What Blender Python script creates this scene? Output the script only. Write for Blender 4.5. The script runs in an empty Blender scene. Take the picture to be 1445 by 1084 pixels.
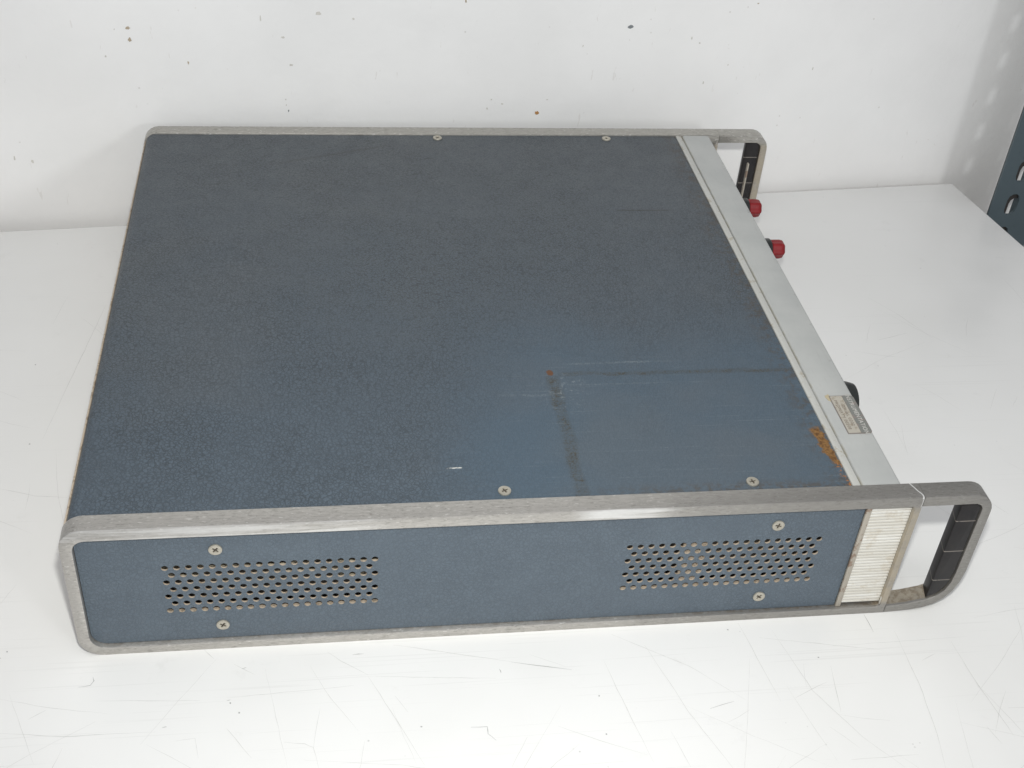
import bpy, bmesh, math, random
from mathutils import Vector, Matrix
random.seed(7)
SC = bpy.context.scene
COL = SC.collection
H, W, T, L = 0.0889, 0.4252, 0.0112, 0.4781      # cabinet height, width, side casting thickness, overall depth
XJ = 0.4374                                       # where the side casting meets the handle casting
XP, XQ = 0.4014, 0.4290                           # end of the top cover, front edge of the bezel

# ------------------------------------------------------------------ node helpers
class NT:
    def __init__(s, name):
        s.m = bpy.data.materials.new(name); s.m.use_nodes = True
        s.t = s.m.node_tree; s.b = s.t.nodes['Principled BSDF']
        g = s.t.nodes.new('ShaderNodeNewGeometry'); s.pos = g.outputs['Position']; s.nor = g.outputs['Normal']
        x = s.t.nodes.new('ShaderNodeSeparateXYZ'); s.t.links.new(s.pos, x.inputs[0])
        s.x, s.y, s.z = x.outputs
    def put(s, v, sock):
        if hasattr(v, 'is_output'): s.t.links.new(v, sock)
        elif isinstance(v, (tuple, list)): sock.default_value = tuple(v) + ((1,) if len(v) == 3 and len(sock.default_value) == 4 else ())
        else: sock.default_value = v
    def M(s, op, a, b=0.0, c=None):
        n = s.t.nodes.new('ShaderNodeMath'); n.operation = op
        s.put(a, n.inputs[0]); s.put(b, n.inputs[1])
        if c is not None: s.put(c, n.inputs[2])
        return n.outputs[0]
    def map(s, scale=(1,1,1), rot=(0,0,0), loc=(0,0,0), src=None):
        n = s.t.nodes.new('ShaderNodeMapping'); s.t.links.new(src or s.pos, n.inputs[0])
        n.inputs['Scale'].default_value = scale; n.inputs['Rotation'].default_value = rot; n.inputs['Location'].default_value = loc
        return n.outputs[0]
    def noise(s, scale, detail=2, rough=.5, vec=None, dist=0.0, color=False):
        n = s.t.nodes.new('ShaderNodeTexNoise'); s.t.links.new(vec or s.pos, n.inputs['Vector'])
        n.inputs['Scale'].default_value = scale; n.inputs['Detail'].default_value = detail
        n.inputs['Roughness'].default_value = rough; n.inputs['Distortion'].default_value = dist
        return n.outputs['Color' if color else 0]
    def voro(s, scale, feature='DISTANCE_TO_EDGE', vec=None, rnd=1.0):
        n = s.t.nodes.new('ShaderNodeTexVoronoi'); n.feature = feature
        s.t.links.new(vec or s.pos, n.inputs['Vector']); n.inputs['Scale'].default_value = scale
        n.inputs['Randomness'].default_value = rnd
        return n.outputs['Distance']
    def ss(s, v, a, b, lo=0.0, hi=1.0):
        n = s.t.nodes.new('ShaderNodeMapRange'); n.interpolation_type = 'SMOOTHSTEP'
        s.put(v, n.inputs[0]); n.inputs[1].default_value = a; n.inputs[2].default_value = b
        n.inputs[3].default_value = lo; n.inputs[4].default_value = hi
        return n.outputs[0]
    def mix(s, f, a, b):
        n = s.t.nodes.new('ShaderNodeMix'); n.data_type = 'RGBA'
        s.put(f, n.inputs[0]); s.put(a, n.inputs[6]); s.put(b, n.inputs[7])
        return n.outputs[2]
    def mul(s, *a):
        r = a[0]
        for b in a[1:]: r = s.M('MULTIPLY', r, b)
        return r
    def bump(s, h, strength=.3, dist=.001, prev=None):
        n = s.t.nodes.new('ShaderNodeBump'); s.put(h, n.inputs['Height'])
        n.inputs['Strength'].default_value = strength; n.inputs['Distance'].default_value = dist
        if prev: s.t.links.new(prev, n.inputs['Normal'])
        return n.outputs[0]
    def warp(s, amt, scale, detail=2):
        c = s.noise(scale, detail, color=True)
        v = s.t.nodes.new('ShaderNodeVectorMath'); v.operation = 'MULTIPLY_ADD'
        s.t.links.new(c, v.inputs[0]); v.inputs[1].default_value = (amt,)*3; s.t.links.new(s.pos, v.inputs[2])
        return v.outputs[0]
    def out(s, color=None, rough=.5, metal=0.0, normal=None, spec=.5):
        if color is not None: s.put(color, s.b.inputs['Base Color'])
        s.put(rough, s.b.inputs['Roughness']); s.put(metal, s.b.inputs['Metallic'])
        s.b.inputs['Specular IOR Level'].default_value = spec
        if normal is not None: s.t.links.new(normal, s.b.inputs['Normal'])
        return s.m

def segdist(n, coord, c):     # |coord - c|
    return n.M('ABSOLUTE', n.M('SUBTRACT', coord, c))

# ------------------------------------------------------------------ materials
def vinyl(name, top):
    n = NT(name)
    r1_ = n.M('ABSOLUTE', n.M('SUBTRACT', n.noise(380, 1, .4, dist=.8), .5))
    cells = n.voro(460, vec=n.warp(.0016, 300, 0))
    crease = n.M('MAXIMUM', n.ss(r1_, .012, .055, .8, 0), n.ss(cells, .03, .15, 1, 0))
    fine = n.ss(n.noise(1500, 2, .6), .35, .7)
    patch = n.noise(17, 3, .6)
    amount = n.ss(patch, .34, .60, .72, 1.0)                 # how strongly the grain is darkened
    mott = n.noise(55, 4, .65)
    if top:
        wear = n.mul(n.ss(n.M('ADD', n.x, n.M('MULTIPLY', n.noise(9, 2), .18)), .24, .36), n.ss(n.M('ADD', n.y, n.M('MULTIPLY', n.noise(11, 3), .16)), .29, .16))
        base = n.mix(n.ss(mott, .3, .75), (.064, .086, .110), (.072, .096, .122))
        base = n.mix(n.ss(n.y, .06, .40), base, (.080, .093, .106))  # greyer towards the far side, grazing sheen painted into the colour
        base = n.mix(n.mul(wear, n.ss(patch, .35, .55, .55, 1)), base, (.057, .088, .120))
        smooth = n.M('SUBTRACT', 1.0, n.mul(wear, .72))
        base = n.mix(n.mul(n.ss(n.noise(6, 3, .6), .5, .7), .30), base, (.098, .106, .112))
    else:
        base = n.mix(n.ss(mott, .3, .75), (.084, .110, .138), (.099, .127, .156))
        smooth = 0.6
        wear = 0.0
    g = n.mul(crease, amount, smooth)
    col = n.mix(n.mul(g, .58 if top else .42), base, (.014, .017, .019))
    col = n.mix(n.mul(fine, .08), col, (.15, .18, .20))
    rough = n.ss(mott, .2, .8, .42, .58)
    if top:
        wob = n.M('MULTIPLY', n.M('SUBTRACT', n.noise(60, 2), .5), .006)
        brk = n.ss(n.noise(900, 2, .7), .40, .55)
        brk2 = n.ss(n.noise(120, 2, .7), .30, .60)
        yy = n.M('ADD', n.y, wob); xx = n.M('ADD', n.x, wob)
        l1 = n.mul(n.ss(segdist(n, xx, .2563), .0020, .0052, 1, 0), n.ss(n.y, .116, .108), n.M('MAXIMUM', brk, .35), n.M('MAXIMUM', brk2, .45))
        l2 = n.mul(n.ss(segdist(n, yy, .1140), .0006, .0026, 1, 0), n.ss(n.x, .258, .266), n.M('MAXIMUM', brk, .4), n.M('MAXIMUM', brk2, .55))
        dirt = n.mul(n.ss(n.y, .0215, .0135), n.ss(n.x, .22, .34), n.ss(n.noise(260, 3, .7), .42, .60))
        dirt2 = n.mul(n.ss(n.M('ADD', n.x, n.M('MULTIPLY', mott, .010)), .388, .405), n.ss(n.noise(210, 3, .7), .45, .62))
        col = n.mix(n.mul(n.M('MAXIMUM', l1, l2), n.ss(n.noise(520, 2, .6), .35, .6, .50, .95)), col, (.042, .038, .026))
        col = n.mix(n.mul(n.M('MAXIMUM', dirt, dirt2), .60), col, (.060, .045, .030))
        # pale rubbed streaks running across the worn corner
        st = n.noise(1, 3, .6, vec=n.map((14, 900, 1)))
        streak = n.mul(n.ss(st, .60, .72), wear, brk, .28)
        l3 = n.mul(n.ss(segdist(n, n.M('ADD', n.y, n.M('MULTIPLY', wob, .4)), .1045), .0002, .0007, 1, 0), n.ss(n.x, .262, .27), n.ss(n.x, .36, .33), brk, brk2, .22)
        l4 = n.mul(n.ss(segdist(n, n.M('ADD', n.y, n.M('MULTIPLY', n.x, -.02)), .1185), .0003, .0014, 1, 0), n.ss(n.x, .262, .275), n.ss(n.x, .34, .31), brk, brk2, .3)
        l5 = n.mul(n.ss(segdist(n, n.M('ADD', n.y, n.M('MULTIPLY', wob, .9)), .096), .0003, .0016, 1, 0), n.ss(n.x, .215, .235), n.ss(n.x, .262, .25), brk, brk2, .25)
        nearc = n.mul(n.ss(segdist(n, n.x, .262), .004, .016, 1, 0), n.ss(segdist(n, n.y, .098), .005, .025, 1, 0), n.ss(n.noise(380, 3, .7), .54, .68), .42)
        for k in (streak, l3, l4, l5, nearc): col = n.mix(k, col, (.23, .27, .29))
        # a single pale nick, long dark scuffs
        nick = n.mul(n.ss(segdist(n, n.M('ADD', n.y, n.M('MULTIPLY', wob, .35)), .0369), .0002, .0006, 1, 0), n.ss(n.x, .1885, .1915), n.ss(n.x, .1975, .1965), n.ss(n.noise(500, 2), .38, .5))
        col = n.mix(nick, col, (.55, .55, .52))
        sc1 = n.mul(n.ss(segdist(n, n.M('ADD', n.y, n.M('MULTIPLY', wob, .5)), .3005), .0004, .0012, 1, 0), n.ss(n.x, .330, .336), n.ss(n.x, .374, .368))
        sc2 = n.mul(n.ss(segdist(n, n.M('ADD', n.y, n.M('MULTIPLY', n.x, -.35)), .335), .0004, .0030, 1, 0), n.ss(n.x, .08, .11), n.ss(n.x, .19, .16), .55)
        col = n.mix(n.mul(n.M('MAXIMUM', sc1, sc2), .7), col, (.035, .036, .036))
        # rust where the paint has gone
        rn = n.M('MULTIPLY', n.M('SUBTRACT', n.noise(150, 4, .7), .5), .010)
        ax = n.M('ADD', n.M('SUBTRACT', n.x, n.M('MULTIPLY', n.M('SUBTRACT', .042, n.y), .10)), rn)
        r1 = n.mul(n.ss(segdist(n, ax, .3980), .0022, .0036, 1, 0), n.ss(n.M('ADD', n.y, rn), .0615, .0580), n.ss(n.M('ADD', n.y, rn), .0275, .0310))
        d2 = n.M('SQRT', n.M('ADD', n.M('POWER', n.M('SUBTRACT', n.M('ADD', n.x, n.M('MULTIPLY', rn, .3)), .2557), 2.0), n.M('POWER', n.M('MULTIPLY', n.M('SUBTRACT', n.y, .1160), .72), 2.0)))
        r2 = n.ss(d2, .0015, .0023, 1, 0)
        r3 = n.mul(n.ss(segdist(n, n.x, .4005), .0016, .0034, 1, 0), n.ss(n.y, .034, .030), n.ss(n.noise(700, 2, .6), .54, .60), .9)
        rustc = n.mix(n.ss(n.noise(420, 3, .7), .35, .65), (.10, .045, .012), (.22, .115, .035))
        col = n.mix(n.mul(r1, n.ss(n.noise(600, 2), .22, .36)), col, rustc); col = n.mix(r2, col, (.105, .045, .018)); col = n.mix(r3, col, (.30, .12, .03))
        rough = n.M('MAXIMUM', rough, n.mul(r1, .8))
    nor = n.bump(n.M('SUBTRACT', n.M('MULTIPLY', n.M('MULTIPLY', crease, smooth), -1.0), n.M('MULTIPLY', fine, .25)), .5, .0004)
    return n.out(col, rough, 0, nor, .45)

def cast_metal(name, tint, seam=False, dark=0.0):
    n = NT(name)
    br = n.noise(1, 4, .65, vec=n.map((160, 900, 900)))
    sp = n.noise(1, 5, .75, vec=n.map((240, 900, 900)))
    bl = n.noise(38, 3, .6)
    col = n.mix(n.ss(br, .3, .7), tuple(c * .84 for c in tint), tint)
    col = n.mix(n.mul(n.ss(sp, .50, .64), n.ss(bl, .30, .6, .35, 1), .50), col, (.17, .16, .14))
    col = n.mix(n.mul(n.ss(n.noise(1, 3, .6, vec=n.map((300, 800, 800), loc=(3, 1, 2))), .60, .68), .6), col, (.72, .71, .68))
    # darker towards the front, a duller reflection painted into the colour
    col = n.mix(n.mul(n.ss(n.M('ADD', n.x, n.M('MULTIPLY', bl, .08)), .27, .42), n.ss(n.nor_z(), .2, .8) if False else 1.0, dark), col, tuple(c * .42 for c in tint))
    # grime in the ledges that face up inside the frame
    led = n.mul(n.ss(n.z, .022, .012), n.ss(n.y, .0008, .0022), n.ss(n.y, .020, .0115))
    tan = n.mul(n.ss(n.x, .428, .432), n.M('MAXIMUM', n.ss(n.x, .447, .442), n.ss(n.y, .0008, .002)), n.ss(n.z, .083, .078), n.M('MAXIMUM', n.ss(n.z, .006, .010), n.ss(n.y, .0008, .002)), n.ss(n.noise(110, 3, .65), .3, .6, .45, .9))
    col = n.mix(tan, col, (.46, .405, .32))
    col = n.mix(n.mul(led, n.ss(n.noise(260, 4, .7), .42, .62), n.ss(n.x, .30, .42, .30, .55)), col, (.19, .14, .09))
    if seam:
        glint = n.mul(n.ss(n.y, .0006, .0002), n.ss(n.z, .0815, .0825), n.M('MAXIMUM', n.mul(n.ss(n.x, .165, .130), .8), n.mul(n.ss(segdist(n, n.x, .278), .014, .032, 1, 0), 1.0)), n.ss(n.noise(1, 3, .6, vec=n.map((14, 300, 260))), .34, .60), .72)  # bright specular streaks along the face strip, put into the colour
        col = n.mix(glint, col, (.86, .86, .85))
        xs = n.M('SUBTRACT', n.M('SUBTRACT', .4366, n.M('MULTIPLY', n.M('MAXIMUM', n.M('SUBTRACT', n.y, .0018), 0.0), .42)), n.M('MULTIPLY', n.M('SUBTRACT', n.noise(260, 2), .5), .0012))
        ln = n.mul(n.ss(segdist(n, n.x, xs), .00025, .00055, 1, 0), n.ss(n.z, .0872, .0880), n.ss(n.y, .0120, .0115))
        ln2 = n.mul(n.ss(segdist(n, n.x, n.M('ADD', .4369, n.M('MULTIPLY', n.M('SUBTRACT', n.noise(300, 2), .5), .0012))), .0001, .00035, 1, 0), n.ss(n.z, .0800, .0830), n.ss(n.z, .0889, .0884), .7)
        col = n.mix(n.M('MAXIMUM', ln, ln2), col, (.88, .88, .86))  # white edge highlight at the handle joint, painted on
    h = n.M('ADD', n.M('MULTIPLY', br, .35), n.M('MULTIPLY', sp, .8))
    return n.out(col, n.ss(sp, .3, .75, .30, .50), .78, n.bump(h, .3, .0003), .5)
NT.nor_z = lambda s: 0.0

def painted(name, col, rough=.5, speck=(.25, .23, .2), amt=.35, scale=300, metal=0.0, thr=.64):
    n = NT(name)
    c = n.mix(n.ss(n.noise(30, 4, .65), .3, .7), tuple(k * .93 for k in col), col)
    c = n.mix(n.mul(n.ss(n.noise(scale, 4, .7), thr, thr + .08), amt), c, speck)
    return n.out(c, rough, metal, n.bump(n.noise(900, 2), .06, .0003), .5)

def bezel_mat():
    n = NT('bezel_grey_paint')
    c = n.mix(n.ss(n.noise(24, 4, .65), .3, .7), (.36, .368, .36), (.405, .412, .40))
    c = n.mix(n.mul(n.ss(n.noise(1, 3, .6, vec=n.map((700, 60, 300))), .60, .72), .25), c, (.30, .30, .29))
    edge = n.mul(n.ss(n.x, .4245, .4285), n.ss(n.noise(210, 4, .75), .57, .66), n.ss(n.noise(22, 2), .42, .55))
    c = n.mix(n.mul(edge, .8), c, (.13, .13, .12))
    dirt = n.mul(n.ss(segdist(n, n.x, .4066), .0004, .0014, 1, 0), n.ss(n.noise(90, 3, .7), .40, .62), .6)
    c = n.mix(dirt, c, (.30, .27, .19))
    sp = n.ss(n.noise(520, 2, .7), .74, .78)
    c = n.mix(n.mul(sp, .6), c, (.15, .14, .13))
    return n.out(c, .42, 0, n.bump(n.noise(600, 2), .05, .0003), .5)

def table_mat():
    n = NT('white_laminate')
    base = n.mix(n.ss(n.noise(5, 4, .6), .3, .7), (.760, .757, .742), (.800, .797, .785))
    near = n.ss(n.y, .42, .0, .45, 1.0)
    tot = None
    for k, (ang, st, sc) in enumerate(((.35, 5, 420), (-.95, 4, 380), (1.15, 6, 460), (-.25, 4, 340), (2.1, 7, 520), (.75, 3.5, 300))):
        v = n.noise(1, 2, .55, vec=n.map((st, sc, 1), (0, 0, ang), (k*3.7, k*1.3, 0)))
        m = n.mul(n.ss(v, .665, .70), n.ss(n.noise(7 + k, 2), .44, .60))
        tot = m if tot is None else n.M('MAXIMUM', tot, m)
    col = n.mix(n.mul(tot, near, .085), base, (.34, .33, .31))
    sm = n.mul(n.ss(n.noise(34, 5, .72), .60, .74), .10)
    col = n.mix(sm, col, (.40, .39, .37))
    dots = n.mul(n.ss(n.voro(150, 'F1'), .10, .055), n.ss(n.noise(60, 2), .60, .66), .35)
    col = n.mix(dots, col, (.22, .21, .2))
    return n.out(col, n.ss(n.noise(20, 3), .3, .7, .30, .42), 0, n.bump(n.noise(6, 2), .03, .004), .45)

def wall_mat():
    n = NT('white_wall_paint')
    base = n.mix(n.ss(n.noise(7, 4, .6), .3, .7), (.785, .782, .775), (.830, .827, .820))
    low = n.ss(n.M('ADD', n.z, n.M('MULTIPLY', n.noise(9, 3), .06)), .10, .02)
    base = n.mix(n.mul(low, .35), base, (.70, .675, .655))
    v = n.noise(130, 4, .72)
    base = n.mix(n.mul(n.ss(v, .70, .76), .32), base, (.42, .36, .29))
    v2 = n.noise(1, 3, .6, vec=n.map((220, 1, 50), loc=(4, 4, 4)))
    base = n.mix(n.mul(n.ss(v2, .70, .75), .25), base, (.50, .46, .42))
    d = n.mul(n.ss(n.voro(90, 'F1'), .09, .04), n.ss(n.noise(25, 2), .56, .62), .30)
    base = n.mix(d, base, (.30, .26, .22))
    h = n.M('ADD', n.noise(12, 4, .6), n.M('MULTIPLY', n.noise(260, 3), .10))
    return n.out(base, .55, 0, n.bump(h, .12, .01), .35)

def plain(name, col, rough=.6, metal=0.0, spec=.5):
    n = NT(name)
    c = n.mix(n.ss(n.noise(180, 3, .65), .3, .7), tuple(k * .86 for k in col), col)
    return n.out(c, rough, metal, n.bump(n.noise(700, 3), .08, .0004), spec)

def grip_mat():
    n = NT('black_grip_plastic')
    c = n.mix(n.ss(n.noise(90, 3, .6), .3, .7), (.008, .007, .008), (.014, .012, .012))
    t = None
    for zc in (.0694, .0466, .0240):
        w = n.mul(n.ss(segdist(n, n.z, zc), .00012, .00034, 1, 0), n.ss(n.noise(500, 2), .25, .45, .35, 1))
        t = w if t is None else n.M('MAXIMUM', t, w)
    c = n.mix(n.mul(t, .62), c, (.38, .34, .30))
    return n.out(c, .40, 0, n.bump(n.noise(1400, 2), .10, .0002), .4)

MV_TOP = vinyl('worn_blue_vinyl', True); MV_SIDE = vinyl('blue_vinyl', False)
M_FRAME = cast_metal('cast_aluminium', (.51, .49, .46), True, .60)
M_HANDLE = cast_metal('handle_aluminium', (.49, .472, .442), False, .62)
M_FARFRAME = cast_metal('far_cast_aluminium', (.44, .425, .39))
M_BEZEL = bezel_mat(); M_TRIM = painted('trim_aluminium', (.50, .50, .47), .40, (.30, .25, .16), .5, 120, .25, .56)
M_TAN = painted('tarnished_aluminium', (.40, .365, .31), .5, (.20, .12, .08), .7, 150, .3, .52)
def rib_mat():
    n = NT('ivory_ribbed_plastic')
    st = n.noise(1, 4, .7, vec=n.map((18, 1, 260)))
    c = n.mix(n.ss(st, .36, .66), (.53, .51, .46), (.64, .63, .595))
    c = n.mix(n.mul(n.ss(n.M('ABSOLUTE', n.M('SUBTRACT', n.M('FRACT', n.M('MULTIPLY', n.M('SUBTRACT', n.z, .0068), 34/.0749)), .5)), .28, .44), .55), c, (.40, .375, .32))
    c = n.mix(n.mul(n.ss(n.noise(120, 4, .7), .52, .66), .5), c, (.44, .39, .31))
    return n.out(c, .45, 0, n.bump(st, .1, .0003), .4)
M_RIB = rib_mat(); M_IVORY = painted('ivory_plastic', (.64, .62, .565), .42, (.42, .37, .30), .4, 160, 0, .56)
M_BEIGE = painted('beige_chassis', (.44, .37, .29), .55, (.16, .12, .08), .6, 260, 0, .52)
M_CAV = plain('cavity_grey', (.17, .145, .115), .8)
M_SCREW = plain('nickel_screw', (.50, .47, .40), .40, .7); M_SLOT = plain('screw_recess_dark', (.05, .04, .03), .8)
M_GRIP = grip_mat(); M_RED = plain('red_plastic', (.22, .009, .012), .42, 0, .35); M_BLK = plain('black_plastic', (.016, .019, .018), .35)
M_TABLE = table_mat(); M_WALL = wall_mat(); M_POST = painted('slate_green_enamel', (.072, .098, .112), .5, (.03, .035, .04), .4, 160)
M_S = [plain('scratch_faint', (.67, .665, .65), .6), plain('scratch_grey', (.64, .635, .62), .6), plain('scratch_dark', (.43, .425, .42), .6)]
M_MARK = {'b': plain('mark_brown', (.44, .37, .28), .8), 'g': plain('mark_grey', (.62, .60, .56), .8), 'k': plain('mark_blue_black', (.22, .24, .25), .8), 'o': plain('mark_ochre', (.45, .24, .09), .8)}
M_FLOOR = plain('floor_grey', (.30, .29, .27), .7)

# ------------------------------------------------------------------ geometry helpers
def obj(name, me, mat, parent=None, loc=None):
    o = bpy.data.objects.new(name, me); COL.objects.link(o)
    if mat is not None and not me.materials: me.materials.append(mat)
    if parent: o.parent = parent
    if loc: o.location = loc
    return o
def fin(me, ang=35):
    bm = bmesh.new(); bm.from_mesh(me)
    bmesh.ops.remove_doubles(bm, verts=bm.verts, dist=2e-6); bmesh.ops.recalc_face_normals(bm, faces=bm.faces)
    bm.to_mesh(me); bm.free()
    for p in me.polygons: p.use_smooth = True
    me.set_sharp_from_angle(angle=math.radians(ang)); return me
def plate(name, outer, holes, mat, parent, c, depth, plane='xz', bevel=0.0, ang=35):
    """outline with holes, extruded; plane xz: c..c+depth along y; yz: along x; xy: along z"""
    cu = bpy.data.curves.new(name, 'CURVE'); cu.dimensions = '2D'; cu.fill_mode = 'BOTH'
    for pts in [outer] + list(holes):
        sp = cu.splines.new('POLY'); sp.points.add(len(pts) - 1); sp.use_cyclic_u = True
        for q, (a, b) in zip(sp.points, pts): q.co = (a, b, 0, 1)
    cu.extrude = depth / 2 - bevel; cu.bevel_depth = bevel; cu.bevel_resolution = 1 if bevel else 0; cu.offset = -bevel
    tmp = bpy.data.objects.new('tmp', cu); COL.objects.link(tmp)
    dg = bpy.context.evaluated_depsgraph_get(); dg.update()
    me = bpy.data.meshes.new_from_object(tmp.evaluated_get(dg)); bpy.data.objects.remove(tmp); bpy.data.curves.remove(cu)
    me.name = name; me.materials.clear()
    for v in me.vertices:
        a, b, d = v.co; d += c + depth / 2
        v.co = {'xz': (a, d, b), 'yz': (d, a, b), 'xy': (a, b, d)}[plane]
    return obj(name, fin(me, ang), mat, parent)
def arc(cx, cy, r, a0, a1, n=8):
    return [(cx + r*math.cos(math.radians(a0 + (a1-a0)*i/n)), cy + r*math.sin(math.radians(a0 + (a1-a0)*i/n))) for i in range(n+1)]
def rrect(x0, z0, x1, z1, r, n=6):
    rr = r if isinstance(r, (list, tuple)) else (r,)*4           # order: lower left, lower right, upper right, upper left
    return arc(x0+rr[0], z0+rr[0], rr[0], 180, 270, n) + arc(x1-rr[1], z0+rr[1], rr[1], 270, 360, n) + arc(x1-rr[2], z1-rr[2], rr[2], 0, 90, n) + arc(x0+rr[3], z1-rr[3], rr[3], 90, 180, n)
def circ(x, z, r, n=16): return [(x + r*math.cos(2*math.pi*i/n), z + r*math.sin(2*math.pi*i/n)) for i in range(n)]
def box(name, a, b, mat, parent=None, bev=0.0, seg=2):
    bm = bmesh.new(); bmesh.ops.create_cube(bm, size=1)
    for v in bm.verts: v.co = Vector([(a[i]+b[i])/2 + v.co[i]*(b[i]-a[i]) for i in range(3)])
    if bev: bmesh.ops.bevel(bm, geom=bm.edges[:], offset=bev, segments=seg, profile=.5, affect='EDGES')
    me = bpy.data.meshes.new(name); bm.to_mesh(me); bm.free()
    return obj(name, fin(me), mat, parent)
def lathe_x(name, prof, mat, parent, loc, n=24, hexa=False):
    """profile (x, r) turned about the x axis"""
    bm = bmesh.new(); rings = []
    for x, r in prof:
        ring = []
        for i in range(n):
            t = 2*math.pi*i/n
            k = r * ((.93 + .07*math.cos(6*t)) if hexa else 1)
            ring.append(bm.verts.new((x, k*math.cos(t), k*math.sin(t))))
        rings.append(ring)
    for A, B in zip(rings, rings[1:]):
        for i in range(n): bm.faces.new((A[i], A[(i+1) % n], B[(i+1) % n], B[i]))
    bm.faces.new(rings[0]); bm.faces.new(rings[-1])
    me = bpy.data.meshes.new(name); bm.to_mesh(me); bm.free()
    return obj(name, fin(me, 40), mat, parent, loc)
def empty(name, label, cat, loc=(0,0,0)):
    o = bpy.data.objects.new(name, None); COL.objects.link(o); o.location = loc; o.empty_display_size = .05
    o['label'] = label; o['category'] = cat; return o

# ------------------------------------------------------------------ the instrument
ins = empty('electronic_instrument', 'flat blue-grey electronic test instrument with scuffed metal side frames, lying on the white table', 'test instrument')

def side(near):
    y0 = 0.0 if near else W - T
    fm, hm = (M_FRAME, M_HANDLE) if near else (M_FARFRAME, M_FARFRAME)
    outer = arc(.0125, .0125, .0125, 180, 270) + [(XJ, 0.0), (XJ, H)] + arc(.0115, H-.0115, .0115, 90, 180)
    inner = rrect(.0060, .0052, XJ - .0036, H - .0070, (.0085, .002, .002, .0065))
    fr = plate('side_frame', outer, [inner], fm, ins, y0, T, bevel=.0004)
    # handle casting: a bow that runs on from the frame, its underside sweeping up to the front
    e = .00015
    out2 = [(XJ+e, H), (XJ+e, H-.0068), (.4400, H-.0068)] + [(.4690, H-.0066)] + arc(.4680, .0775, .0046, 80, 0, 5) \
        + [(.4724, .0300), (.4718, .0220), (.4698, .0158), (.4660, .0113), (.4600, .0088), (.4500, .0066), (.4420, .0056), (XJ+e, .0054)] \
        + [(XJ+e, 0.0002), (.4450, .0006), (.4530, .0014), (.4600, .0028), (.4660, .0052), (.4710, .0092), (.4748, .0150), (.4770, .0220), (L, .0310)] \
        + arc(L-.0125, H-.0125, .0125, 0, 90)
    hd = plate('handle', out2, [], hm, ins, y0, T, bevel=.0004)
    g0 = .0006 if near else .0006
    prof = [(.4600, .0100), (.4655, .0120), (.4692, .0166), (.4711, .0224), (.4722, .0300), (.4722, .0776)] + arc(.4679, .0776, .0043, 10, 90, 5) + [(.4600, H-.0076)]
    gr = plate('grip', prof, [], M_GRIP, hd, y0 + g0, T - 2*g0, bevel=.0009)
    gr.data.name = 'grip'
    for v in gr.data.vertices:
        k = (v.co.y - y0) / T
        if not near: k = 1 - k if False else k
        if v.co.x < .4625: v.co.x += .0028 * max(0.0, min(1.0, k))
    return fr
side(True); side(False)

# side panels with their punched vents
PIT, ROW = .005755, .0051
def vents():
    hs = []
    for x0 in (.0472, .2833):
        for r in range(7):
            z = .0585 - r*ROW
            for c in range(19 - (r % 2)):
                hs.append(circ(x0 + c*PIT + (PIT/2 if r % 2 else 0), z, .00172, 14))
    return hs
def side_panel(y, holes):
    return plate('side_panel', rrect(.0063, .0055, .4078, H-.0073, (.0082, .0004, .0004, .0062)), holes, None, ins, y, .0010)
sp = side_panel(.0030, vents())
sp.data.materials.append(MV_SIDE); sp.data.materials.append(M_BEIGE)
for p in sp.data.polygons:
    if abs(p.normal.y) < .5 and .02 < p.center.z < .07 and p.center.x > .03 and p.center.x < .40: p.material_index = 1
    elif p.normal.y > .5: p.material_index = 1
sp2 = side_panel(W - .0043, []); sp2.data.materials.append(MV_SIDE)

# the ribbed strip let into the frame in front of the panel
for near in (True, False):
    yf = .0016 if near else W - .0016 - .0016
    box('panel_trim', (.4080, yf, .0054), (.4110, yf + .0016, H-.0072), M_TAN, ins, .0003)
    bm = bmesh.new(); n = 34; z0, z1 = .0068, H-.0072
    prev = None; ya = .0026 if near else W-.0026
    sg = 1 if near else -1
    pts = []
    for i in range(n):
        za = z0 + (z1-z0)*i/n; zb = z0 + (z1-z0)*(i+1)/n; m = zb-za
        pts += [(ya + sg*.0006, za), (ya, za + m*.28), (ya, za + m*.72)]
    pts.append((ya + sg*.0006, z1))
    A = [bm.verts.new((.4111, y, z)) for y, z in pts]; B = [bm.verts.new((XJ-.0037, y, z)) for y, z in pts]
    for i in range(len(pts)-1): bm.faces.new((A[i], B[i], B[i+1], A[i+1]))
    yb = ya + sg*.003
    a0, a1, b0, b1 = (bm.verts.new(c) for c in ((.4111, yb, z0), (.4111, yb, z1), (XJ-.0037, yb, z0), (XJ-.0037, yb, z1)))
    bm.faces.new((a0, b0, b1, a1)); bm.faces.new([a0] + A[:] + [a1]); bm.faces.new([b0] + B[:] + [b1]); bm.faces.new((A[0], a0, b0, B[0])); bm.faces.new((A[-1], a1, b1, B[-1]))
    me = bpy.data.meshes.new('ribbed_strip'); bm.to_mesh(me); bm.free(); obj('ribbed_strip', fin(me, 25), M_RIB, ins)
box('latch', (.4336, .0006, .0058), (.4350, .0022, .0118), M_RIB, ins, .0003)

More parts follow.
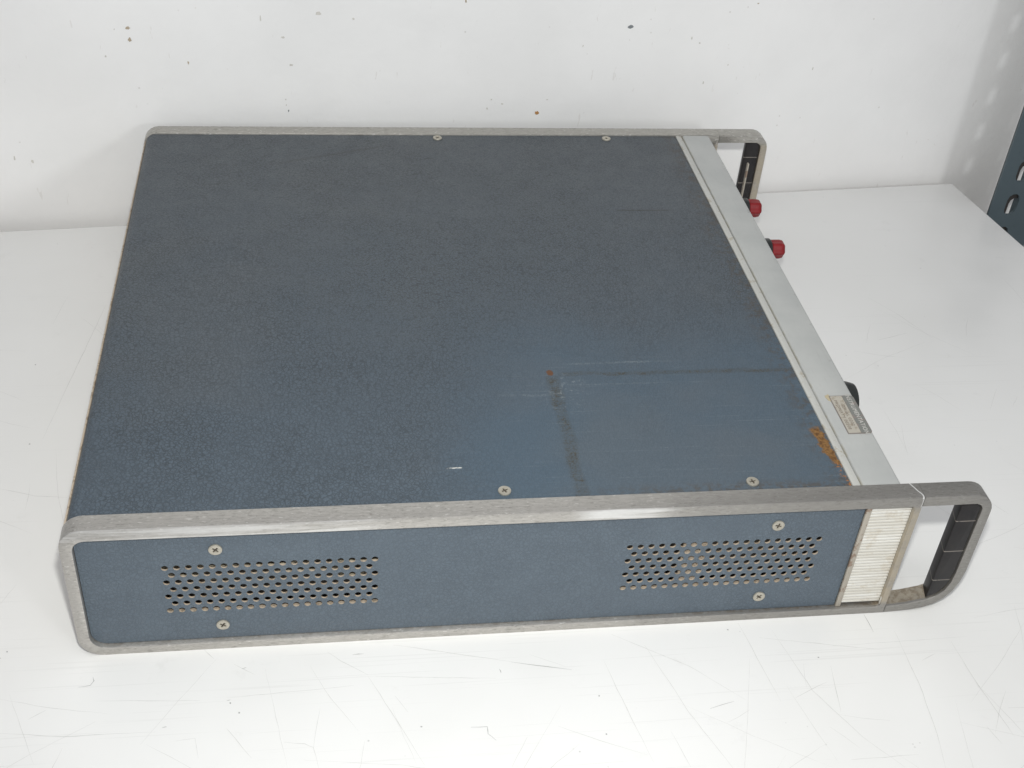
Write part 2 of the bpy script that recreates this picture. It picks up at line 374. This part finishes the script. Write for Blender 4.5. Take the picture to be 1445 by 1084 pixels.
# top cover: sheet that folds down at the rear
def cover():
    prof = [(XP, H-.0011), (.0088, H-.0011)] + [( .0026+.0062 - .0062*math.sin(math.radians(a)), H-.0011-.0062 + .0062*math.cos(math.radians(a))) for a in range(0, 91, 10)] + [(.0026, H-.014)]
    th = .0010; bm = bmesh.new(); ys = (T + .0002, W - T - .0002)
    def off(i):
        a = Vector(prof[max(i-1, 0)]); b = Vector(prof[min(i+1, len(prof)-1)]); d = (b-a).normalized(); nn = Vector((-d.y, d.x))
        return Vector(prof[i]) + nn*th
    o = [[bm.verts.new((x, y, z)) for x, z in prof] for y in ys]
    q = [[bm.verts.new((off(i).x, y, off(i).y)) for i in range(len(prof))] for y in ys]
    for i in range(len(prof)-1):
        bm.faces.new((o[0][i], o[0][i+1], o[1][i+1], o[1][i])); bm.faces.new((q[0][i], q[1][i], q[1][i+1], q[0][i+1]))
        for k in (0, 1): bm.faces.new((o[k][i], o[k][i+1], q[k][i+1], q[k][i]))
    for i in (0, -1): bm.faces.new((o[0][i], o[1][i], q[1][i], q[0][i]))
    me = bpy.data.meshes.new('top_cover'); bm.to_mesh(me); bm.free(); return obj('top_cover', fin(me), MV_TOP, ins)
cover()
box('rear_panel', (.0012, T + .0001, .004), (.0022, W - T - .0001, H-.0066), M_BEIGE, ins, .0003)
box('bottom_cover', (.0024, T + .0002, .0020), (.4050, W - T - .0002, .0032), MV_SIDE, ins)
# what shows through the vents
box('vent_dark_sheet', (.010, .020, .0035), (.400, .0215, H-.006), M_CAV, ins)  # added inner sheet so the vent holes stay dark
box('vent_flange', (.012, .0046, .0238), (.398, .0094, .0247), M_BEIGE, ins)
box('bracket', (.3135, .0062, .0250), (.3262, .0074, .0680), M_BEIGE, ins)
bmh = bmesh.new()
for k in range(5):
    y0 = .0105 + .0022*(k % 3); z0 = .0440 + .0026*k; prev = None
    for i in range(29):
        x = .036 + i*.0042
        c = Vector((x, y0 + .0012*math.sin(i*.7 + k*2), z0 + .0018*math.sin(i*.45 + k*1.7)))
        ring = [bmh.verts.new(c + Vector((0, .0011*math.cos(a), .0011*math.sin(a)))) for a in [j*math.pi/3 for j in range(6)]]
        if prev:
            for j in range(6): bmh.faces.new((prev[j], prev[(j+1) % 6], ring[(j+1) % 6], ring[j]))
        prev = ring
me = bpy.data.meshes.new('wire_loom'); bmh.to_mesh(me); bmh.free(); obj('wire_loom', fin(me, 60), plain('wire_insulation', (.34, .30, .22), .6), ins)

# front bezel across the top and bottom, and the front panel behind it
ya, yb = T + .0002, W - T - .0002
box('cover_trim', (XP + .0003, ya, H-.0075), (.4061, yb, H-.0006), M_TRIM, ins, .0004)
prof = [(.4071, H-.0016)] + [(.4077, H-.0009), (.4088, H-.0005), (.4272, H-.0005), (.4283, H-.0009), (XQ, H-.0020), (XQ, H-.0062), (.4255, H-.0062), (.4255, H-.0045), (.4071, H-.0045)]
def extr_y(name, prof, a, b, mat, parent, ang=50):
    bm = bmesh.new(); A = [bm.verts.new((x, a, z)) for x, z in prof]; B = [bm.verts.new((x, b, z)) for x, z in prof]; n = len(prof)
    for i in range(n): bm.faces.new((A[i], A[(i+1) % n], B[(i+1) % n], B[i]))
    bm.faces.new(A); bm.faces.new(B)
    me = bpy.data.meshes.new(name); bm.to_mesh(me); bm.free(); return obj(name, fin(me, ang), mat, parent)
bez = extr_y('bezel', prof, ya, yb, M_BEZEL, ins, 60)
extr_y('lower_bezel', [(.4071, .002), (XQ, .002), (XQ, .0060), (.4255, .0060), (.4255, .0045), (.4071, .0045)], ya, yb, M_BEZEL, ins)
fp = box('front_panel', (.4235, ya, .0062), (.4252, yb, H-.0064), painted('panel_grey', (.52, .53, .52), .45), ins)
# binding posts and knob on the front panel
for (y, z) in ((.3560, .0570), (.2970, .0570)):
    for k, dy in enumerate((0.0, .0190)):
        if k: continue
        p = lathe_x('binding_post', [(0, .0080), (.0225, .0080), (.0236, .0072), (.0236, .0040), (.0260, .0040)], M_BLK, ins, (.4252, y, z))
        lathe_x('post_cap', [(.0238, .0062), (.0244, .0069), (.0305, .0069), (.0328, .0064), (.0338, .0050)], M_RED, p, (0, 0, 0), 36, True)
lk = box('metal_strap', (.4590, .3985, .0300), (.4603, .4012, .0720), M_TAN, ins, .0003)
kb = lathe_x('knob', [(0, .0130), (.003, .0135), (.022, .0125), (.0262, .0112), (.0275, .0080)], M_BLK, ins, (.4252, .1265, .0520), 40)

# property plate riveted on the bezel
zt = H - .0005
pl = plate('name_plate', rrect(.4138, .0530, .4283, .0868, (.0006, .0022, .0022, .0006)), [], painted('plate_rim', (.24, .215, .195), .5, (.1, .07, .05), .5, 300, .3), ins, zt, .0003, 'xy')
plate('plate_field', rrect(.4143, .0536, .4215, .0862, .0004), [], painted('plate_field_mat', (.46, .43, .37), .5, (.25, .2, .14), .6, 300, .25, .54), pl, zt + .0003, .00012, 'xy')
plate('plate_band', rrect(.4217, .0536, .4279, .0862, (.0004, .0018, .0018, .0004)), [], painted('plate_band_mat', (.215, .22, .205), .5, (.30, .22, .20), .6, 260, .3, .54), pl, zt + .0003, .00012, 'xy')
def lettering(name, s, size, x, y, z, mat, parent, sx=1.0):
    cu = bpy.data.curves.new(name, 'FONT'); cu.body = s; cu.size = size; cu.align_x = 'CENTER'; cu.align_y = 'CENTER'; cu.extrude = .00006; cu.space_character = 1.12
    t = bpy.data.objects.new('tmp', cu); COL.objects.link(t)
    dg = bpy.context.evaluated_depsgraph_get(); dg.update(); me = bpy.data.meshes.new_from_object(t.evaluated_get(dg)); bpy.data.objects.remove(t)
    for v in me.vertices:
        a, b, c = v.co; v.co = (x + b, y - a*sx, z + c)
    me.materials.clear(); me.name = name
    return obj(name, me, mat, parent)
zl = zt + .00046
ink = plain('plate_ink', (.20, .17, .14), .6); pale = plain('plate_pale', (.50, .49, .46), .5)
lettering('lettering', 'INSTRUMENTATION', .0036, .4248, .0700, zl, pale, pl, .98)
lettering('lettering', 'SERIAL 0202', .0026, .4192, .0690, zl, ink, pl, 1.25)
lettering('lettering', 'PROPERTY 00208', .0026, .4162, .0695, zl, ink, pl, 1.2)
plate('glue_residue', [(.4134+.0016*math.cos(a)*(1+.25*math.sin(3*a)), .0852+.0030*math.sin(a)*(1+.2*math.cos(5*a))) for a in [i*math.pi/9 for i in range(18)]], [], plain('old_glue', (.42, .36, .24), .7), pl, zt, .00018, 'xy')

# screws: one modelled, the rest copied with their recess
def screw_mesh():
    r = .0034; w = .00042; l = .0017
    cross = [(w, l), (w, w), (l, w), (l, -w), (w, -w), (w, -l), (-w, -l), (-w, -w), (-l, -w), (-l, w), (-w, w), (-w, l)]
    o = plate('screw', circ(0, 0, r, 28), [cross], M_SCREW, None, -.0002, .0012, 'xy', bevel=.00035)
    s = plate('screw_recess', circ(0, 0, r*.8, 20), [], M_SLOT, None, -.0001, .0004, 'xy')  # dark disc behind the cross-shaped cutout
    s.parent = o; return o, s
s0, r0 = screw_mesh()
spots = [((x, y, H-.0011), (0, 0, random.uniform(0, 1.5))) for x, y in ((.2170, .0178), (.3483, .0176), (.2158, .4088), (.3457, .4088))]
spots += [((x, .0030, z), (math.pi/2, random.uniform(.2, 1.2), 0)) for x, z in ((.0726, .0704), (.0726, .0157), (.3615, .0702), (.3616, .0160))]
for i, (loc, rot) in enumerate(spots):
    if i == 0: a = s0
    else:
        a = s0.copy(); COL.objects.link(a); b = r0.copy(); COL.objects.link(b); b.parent = a
    a.parent = ins; a.location = loc
    a.rotation_euler = (rot[0], 0, rot[2]) if rot[0] == 0 else (math.pi/2, rot[1], 0)
    a['group'] = 'cross-head screws holding the covers'

# ------------------------------------------------------------------ table, wall, shelving post
ANG = math.radians(5.178)
PW = Vector((-.1161, .4255, 0)); DW = Vector((math.cos(ANG), math.sin(ANG), 0)); NW = Vector((-math.sin(ANG), math.cos(ANG), 0))
def wl(s, g, z=0.0):      # s metres along the wall, g metres out from the table's back edge (negative: towards the camera)
    return PW + DW*s + NW*g + Vector((0, 0, z))
tab = empty('work_table', 'white scratched laminate table top standing against the wall, under the instrument', 'table')
re = Vector((math.cos(math.radians(-81.0)), math.sin(math.radians(-81.0)), 0))
c1 = PW + DW*.8144; c1.z = 0
cor = [wl(-1.2, 0), c1, c1 + re*1.5, wl(-1.2, -1.5)]
bm = bmesh.new(); A = [bm.verts.new(c) for c in cor]; B = [bm.verts.new(c - Vector((0, 0, .028))) for c in cor]
bm.faces.new(A); bm.faces.new(B)
for i in range(4): bm.faces.new((A[i], A[(i+1) % 4], B[(i+1) % 4], B[i]))
bmesh.ops.recalc_face_normals(bm, faces=bm.faces)
bmesh.ops.bevel(bm, geom=[e for e in bm.edges if abs(e.verts[0].co.z - e.verts[1].co.z) < .001 and e.verts[0].co.z > -.01] + [e for e in bm.edges if abs(e.verts[0].co.z - e.verts[1].co.z) > .01], offset=.0022, segments=3, profile=.5, affect='EDGES')
me = bpy.data.meshes.new('table_top'); bm.to_mesh(me); bm.free(); obj('table_top', fin(me), M_TABLE, tab)

def ribbon(bm, pts, w, z):
    P = []
    for a, b in zip(pts, pts[1:]):
        n = max(2, int((Vector(b)-Vector(a)).length/.006))
        for i in range(n): P.append(Vector(a).lerp(Vector(b), i/n))
    P.append(Vector(pts[-1]))
    j = .0004
    P = [p + Vector((random.uniform(-j, j)*.5, random.uniform(-j, j)*.5)) for p in P]
    prev = None
    for i, p in enumerate(P):
        d = (P[min(i+1, len(P)-1)] - P[max(i-1, 0)]).normalized(); nn = Vector((-d.y, d.x))
        t = i/(len(P)-1); ww = w * (.25 + .75*math.sin(math.pi*min(max(t, .02), .98))) * random.uniform(.6, 1.3) / 2
        cur = (bm.verts.new((*(p + nn*ww), z)), bm.verts.new((*(p - nn*ww), z)))
        if prev: bm.faces.new((prev[0], prev[1], cur[1], cur[0]))
        prev = cur
SCR=[(0,[(0.0750,-0.0322),(0.1031,-0.0310),(0.1389,-0.0292)]),(0,[(0.1464,-0.0241),(0.1593,-0.0529),(0.1714,-0.0800)]),(1,[(0.1258,-0.0061),(0.1321,-0.0125),(0.1464,-0.0229)]),(0,[(0.1500,-0.0243),(0.2123,-0.0301)]),(1,[(0.1603,-0.0038),(0.2221,-0.0198)]),(1,[(-0.0198,-0.0379),(-0.0122,-0.0331)]),(2,[(0.0015,-0.0200),(0.0071,-0.0195),(0.0085,-0.0165),(0.0077,-0.0142)]),(1,[(0.0776,-0.0109),(0.0886,-0.0186)]),(1,[(0.0618,-0.0003),(0.0675,-0.0066)]),(0,[(0.0758,-0.0507),(0.0884,-0.0692)]),(1,[(0.1035,-0.0612),(0.1137,-0.0631),(0.1180,-0.0655),(0.1204,-0.0775)]),(1,[(0.1180,-0.0655),(0.1198,-0.0509),(0.1217,-0.0424)]),(0,[(0.0517,-0.0565),(0.0608,-0.0557),(0.0632,-0.0672)]),(2,[(0.1961,-0.0597),(0.2041,-0.0601),(0.2042,-0.0644),(0.2076,-0.0685)]),(0,[(0.0109,-0.0291),(0.0620,-0.0330)]),(2,[(0.0751,-0.0340),(0.0771,-0.0337)]),(2,[(0.2149,-0.0240),(0.2155,-0.0269)]),(0,[(-0.0317,-0.0453),(-0.0014,-0.0497),(0.0419,-0.0501)]),(1,[(0.1593,-0.0375),(0.1650,-0.0479)]),(2,[(0.2218,-0.0202),(0.2530,-0.0273)]),(2,[(0.4257,-0.0008),(0.4265,-0.0139)]),(1,[(0.4388,-0.0135),(0.4384,-0.0506),(0.4351,-0.0823),(0.4311,-0.1030)]),(1,[(0.2955,-0.0134),(0.3089,-0.0591),(0.3228,-0.0941)]),(1,[(0.3691,-0.0086),(0.3786,-0.0508),(0.3950,-0.0813),(0.4104,-0.1006)]),(2,[(0.3206,-0.0578),(0.3345,-0.0543)]),(1,[(0.2969,-0.0703),(0.3017,-0.0917)]),(1,[(0.2397,-0.0625),(0.2597,-0.0727),(0.2812,-0.0828)]),(1,[(0.2133,-0.0845),(0.2236,-0.0677)]),(0,[(0.2711,-0.0227),(0.2757,-0.0475),(0.2838,-0.0872)]),(0,[(0.3515,-0.0022),(0.3593,-0.0562)]),(1,[(0.4683,-0.0233),(0.4699,-0.0481),(0.4757,-0.0877)]),(1,[(0.4466,-0.0355),(0.4556,-0.0312)]),(1,[(0.4635,-0.0801),(0.4671,-0.0914)]),(0,[(0.2785,-0.0047),(0.3163,-0.0296),(0.3408,-0.0537)]),(0,[(0.3846,-0.0943),(0.4206,-0.0941)]),(0,[(0.3606,-0.0131),(0.4275,-0.0266)]),(1,[(0.3938,-0.0353),(0.3892,-0.0653)]),(1,[(0.3676,-0.0546),(0.3883,-0.0456)]),(0,[(0.5462,0.3165),(0.5612,0.2939),(0.5766,0.2618)]),(0,[(0.5337,0.2605),(0.5592,0.2687)]),(0,[(-0.0253,0.3227),(-0.0461,0.1752)]),(1,[(-0.0633,0.1308),(-0.0421,0.1235),(-0.0238,0.1213)])]
DOT=[(2,0.0815,-0.0419),(1,0.0769,-0.0357),(1,0.1714,-0.0575),(2,0.3443,-0.0063),(1,0.3891,-0.0291),(2,0.2643,-0.0455),(2,0.2636,-0.0693),(1,-0.0626,0.2525),(2,-0.0530,0.1708),(1,-0.0373,0.0057),(1,0.4705,0.0820)]
WM=[('b',0.1116,0.1560,5,3),('b',0.1121,0.1476,4,4),('g',0.1023,0.1552,1,1),('g',0.0940,0.1352,2,1.5),('g',0.2473,0.1647,8,3),('g',0.2210,0.1468,4,1.5),('g',0.2264,0.1251,4,2),('k',0.2229,0.0879,1.5,2),('g',0.2214,0.0927,1,1),('g',0.2211,0.0973,1,1),('b',0.1515,0.1288,1.5,3),('k',0.4907,0.1497,9,3),('o',0.4201,0.0789,6,4),('g',0.5430,0.1393,1,3),('g',0.5503,0.1350,3,1),('g',0.3820,0.0919,2,1),('g',0.3790,0.0841,2,2),('g',0.4279,0.0903,2,1),('g',0.4531,0.1349,1,2),('g',0.5593,0.1009,1,3),('b',0.5943,0.1669,2,1),('g',0.2053,0.1612,1,6),('g',0.0191,0.0563,1.5,5),('g',0.0312,0.0534,3,3),('b',0.3575,0.1721,2,4),('g',0.3909,0.0879,3,1),('g',0.5782,0.1157,1,1.5),('g',0.2732,0.1599,3,2),('g',0.6545,0.1105,1,3)]

def in_ins(x, y): return -.01 < x < .49 and -.004 < y < .44
for kind, nm in enumerate(('scratches', 'scratches', 'gouges')):
    bm = bmesh.new(); z = .00006 + kind*.00004
    for k, pts in SCR:
        if k == kind: ribbon(bm, pts, (.00034, .00030, .00040)[kind], z)
    cnt = (210, 60, 24)[kind]; made = 0
    while made < cnt:
        x = random.uniform(-.25, .70); y = random.uniform(-.33, .30)
        if kind and y > 0 and random.random() < .7: continue
        a = random.uniform(0, math.pi); l = (random.uniform(.015, .10), random.uniform(.008, .05), random.uniform(.002, .009))[kind]
        b = a + random.uniform(-.15, .15)
        q = [(x, y), (x + l/2*math.cos(a), y + l/2*math.sin(a)), (x + l/2*(math.cos(a)+math.cos(b)), y + l/2*(math.sin(a)+math.sin(b)))]
        if any(in_ins(*c) for c in q): continue
        ribbon(bm, q, (.00020, .00020, .00034)[kind], z); made += 1
    for k, x, y in (DOT if kind == 2 else []):
        c = [bm.verts.new((x + .0006*random.uniform(.5, 1.1)*math.cos(t), y + .0006*random.uniform(.5, 1.1)*math.sin(t), z + .00003)) for t in [i*math.pi/4 for i in range(8)]]
        bm.faces.new(c)
    me = bpy.data.meshes.new(nm); bm.to_mesh(me); bm.free()
    o = obj(nm, me, M_S[kind], tab); o['kind'] = 'stuff'

# wall
wall = empty('back_wall', 'white painted wall with small chips and brown specks behind the table', 'wall')
GW = .0085
bm = bmesh.new(); q = [wl(-1.6, GW, -.78), wl(3.0, GW, -.78), wl(3.0, GW, 1.6), wl(-1.6, GW, 1.6)]
A = [bm.verts.new(c) for c in q]; B = [bm.verts.new(c + NW*.1) for c in q]; bm.faces.new(A); bm.faces.new(B)
for i in range(4): bm.faces.new((A[i], A[(i+1) % 4], B[(i+1) % 4], B[i]))
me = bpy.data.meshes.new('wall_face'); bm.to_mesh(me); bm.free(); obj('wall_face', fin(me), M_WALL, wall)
for kd in 'bgko':
    bm = bmesh.new()
    for k, s, z, w, h in WM:
        if k != kd: continue
        u = .00062*.5
        n = 11; c0 = wl(s, GW - .00022, z); ring = []
        for i in range(n):
            t = 2*math.pi*i/n; rr = random.uniform(.6, 1.15)
            ring.append(bm.verts.new(c0 + DW*(u*(w+.6)*rr*math.cos(t)) + Vector((0, 0, u*1.25*(h+.6)*rr*math.sin(t)))))
        bm.faces.new(ring)
        base = [bm.verts.new(v.co + NW*.0002) for v in ring]
        for i in range(n): bm.faces.new((ring[i], ring[(i+1) % n], base[(i+1) % n], base[i]))
    me = bpy.data.meshes.new('paint_chips'); bm.to_mesh(me); bm.free()
    o = obj('paint_chips', me, M_MARK[kd], wall); o['kind'] = 'stuff'

# floor
bm = bmesh.new(); A = [bm.verts.new(c) for c in (wl(-3, .05, -.78), wl(4, .05, -.78), wl(4, -5, -.78), wl(-3, -5, -.78))]; bm.faces.new(A)
me = bpy.data.meshes.new('floor'); bm.to_mesh(me); bm.free(); fl = obj('floor', me, M_FLOOR); fl['kind'] = 'structure'

# slotted steel upright
post = empty('slotted_post', 'slate grey slotted steel angle upright of a shelf, beside the right end of the table', 'shelf post')
PG = -.0480                                             # distance of the slotted face from the table's back line
S0 = (Vector((.7105, .4535, 0)) - PW).dot(DW)
post.location = wl(S0, PG, -.78)
def stadium(c, z, w, h, n=5):
    return arc(c, z + h/2 - w/2, w/2, 0, 180, n) + arc(c, z - h/2 + w/2, w/2, 180, 360, n)
def angle_flange(name, width, c, dx=0.0, dz=0.0, mat=None):
    cell = plate('cell', [(0, 0), (width, 0), (width, .033), (0, .033)], [stadium(c + dx, .0165 + dz, .0118, .0210)], None, None, 0, .0022, 'xz')
    src = cell.data; bpy.data.objects.remove(cell); bm = bmesh.new()
    for k in range(56):
        b2 = bmesh.new(); b2.from_mesh(src)
        bmesh.ops.delete(b2, geom=[f for f in b2.faces if all(v.co.z < 1e-5 for v in f.verts) or all(v.co.z > .033 - 1e-5 for v in f.verts)], context='FACES_ONLY')
        bmesh.ops.translate(b2, verts=b2.verts, vec=(0, 0, k*.033 + .0075)); t = bpy.data.meshes.new('t'); b2.to_mesh(t); b2.free(); bm.from_mesh(t); bpy.data.meshes.remove(t)
    me = bpy.data.meshes.new(name); bm.to_mesh(me); bm.free(); bpy.data.meshes.remove(src)
    return obj(name, fin(me), mat or M_POST, post)
f1 = angle_flange('slotted_face', .048, .0200); f1.rotation_euler = (0, 0, ANG)
f3 = angle_flange('shade_strip', .044, .0200, .0030, -.0052, plain('slot_shade', (.030, .026, .024), .7)); f3.rotation_euler = (0, 0, ANG); f3.location = DW*.0015 + NW*.0026  # added dark strip behind the slots, standing in for the shade inside them
f2 = angle_flange('slotted_return', .026, .0130)
f2.rotation_euler = (0, 0, ANG + math.pi/2); f2.location = DW*.0480 + NW*.0060

# ------------------------------------------------------------------ light
def area(name, loc, target, size, power, col=(1, 1, 1), sizey=None):
    l = bpy.data.lights.new(name, 'AREA'); l.energy = power; l.color = col; l.size = size
    if sizey: l.shape = 'RECTANGLE'; l.size_y = sizey
    o = bpy.data.objects.new(name, l); COL.objects.link(o); o.location = loc
    o.rotation_euler = (Vector(target) - Vector(loc)).to_track_quat('-Z', 'Y').to_euler(); return o
cam_p = Vector((.12875, -.4458, .51942)); up = Vector((.0249, .6126, .79)); rt = Vector((.9889, -.1309, .0703)); fw = Vector((.1465, .7794, -.6091))
fl_ = bpy.data.lights.new('camera_flash', 'SPOT'); fl_.energy = 18.5; fl_.color = (.985, .99, .955); fl_.shadow_soft_size = .012; fl_.spot_size = math.radians(96); fl_.spot_blend = 1.0
fo = bpy.data.objects.new('camera_flash', fl_); COL.objects.link(fo); fo.location = cam_p + up*.065 + rt*.012
fo.rotation_euler = (Vector((.30, .27, .02)) - fo.location).to_track_quat('-Z', 'Y').to_euler()
area('window_light', (1.95, -2.60, 1.25), (.30, .30, .05), .34, 14.0, (.96, .98, 1))
area('ceiling_lamp', (.15, -.75, 2.3), (.2, .1, 0), 1.3, 8.0, (1, .99, .97), .5)
w = bpy.data.worlds.new('World'); SC.world = w; w.use_nodes = True
bg = w.node_tree.nodes['Background']; bg.inputs[0].default_value = (.93, .95, 1, 1); bg.inputs[1].default_value = .44

# ------------------------------------------------------------------ camera
cd = bpy.data.cameras.new('camera'); cam = bpy.data.objects.new('camera', cd); COL.objects.link(cam)
up = rt.cross(fw).normalized(); rt = fw.cross(up).normalized(); up = rt.cross(fw)
fw.normalize()
m = Matrix((rt, up, -fw)).transposed().to_4x4(); m.translation = cam_p; cam.matrix_world = m
cd.sensor_width = 36; cd.lens = 36*1765.69/1445; cd.clip_start = .01; cd.clip_end = 50
SC.camera = cam
SC.view_settings.view_transform = 'Standard'; SC.view_settings.look = 'None'; SC.view_settings.gamma = 1; SC.view_settings.exposure = 0
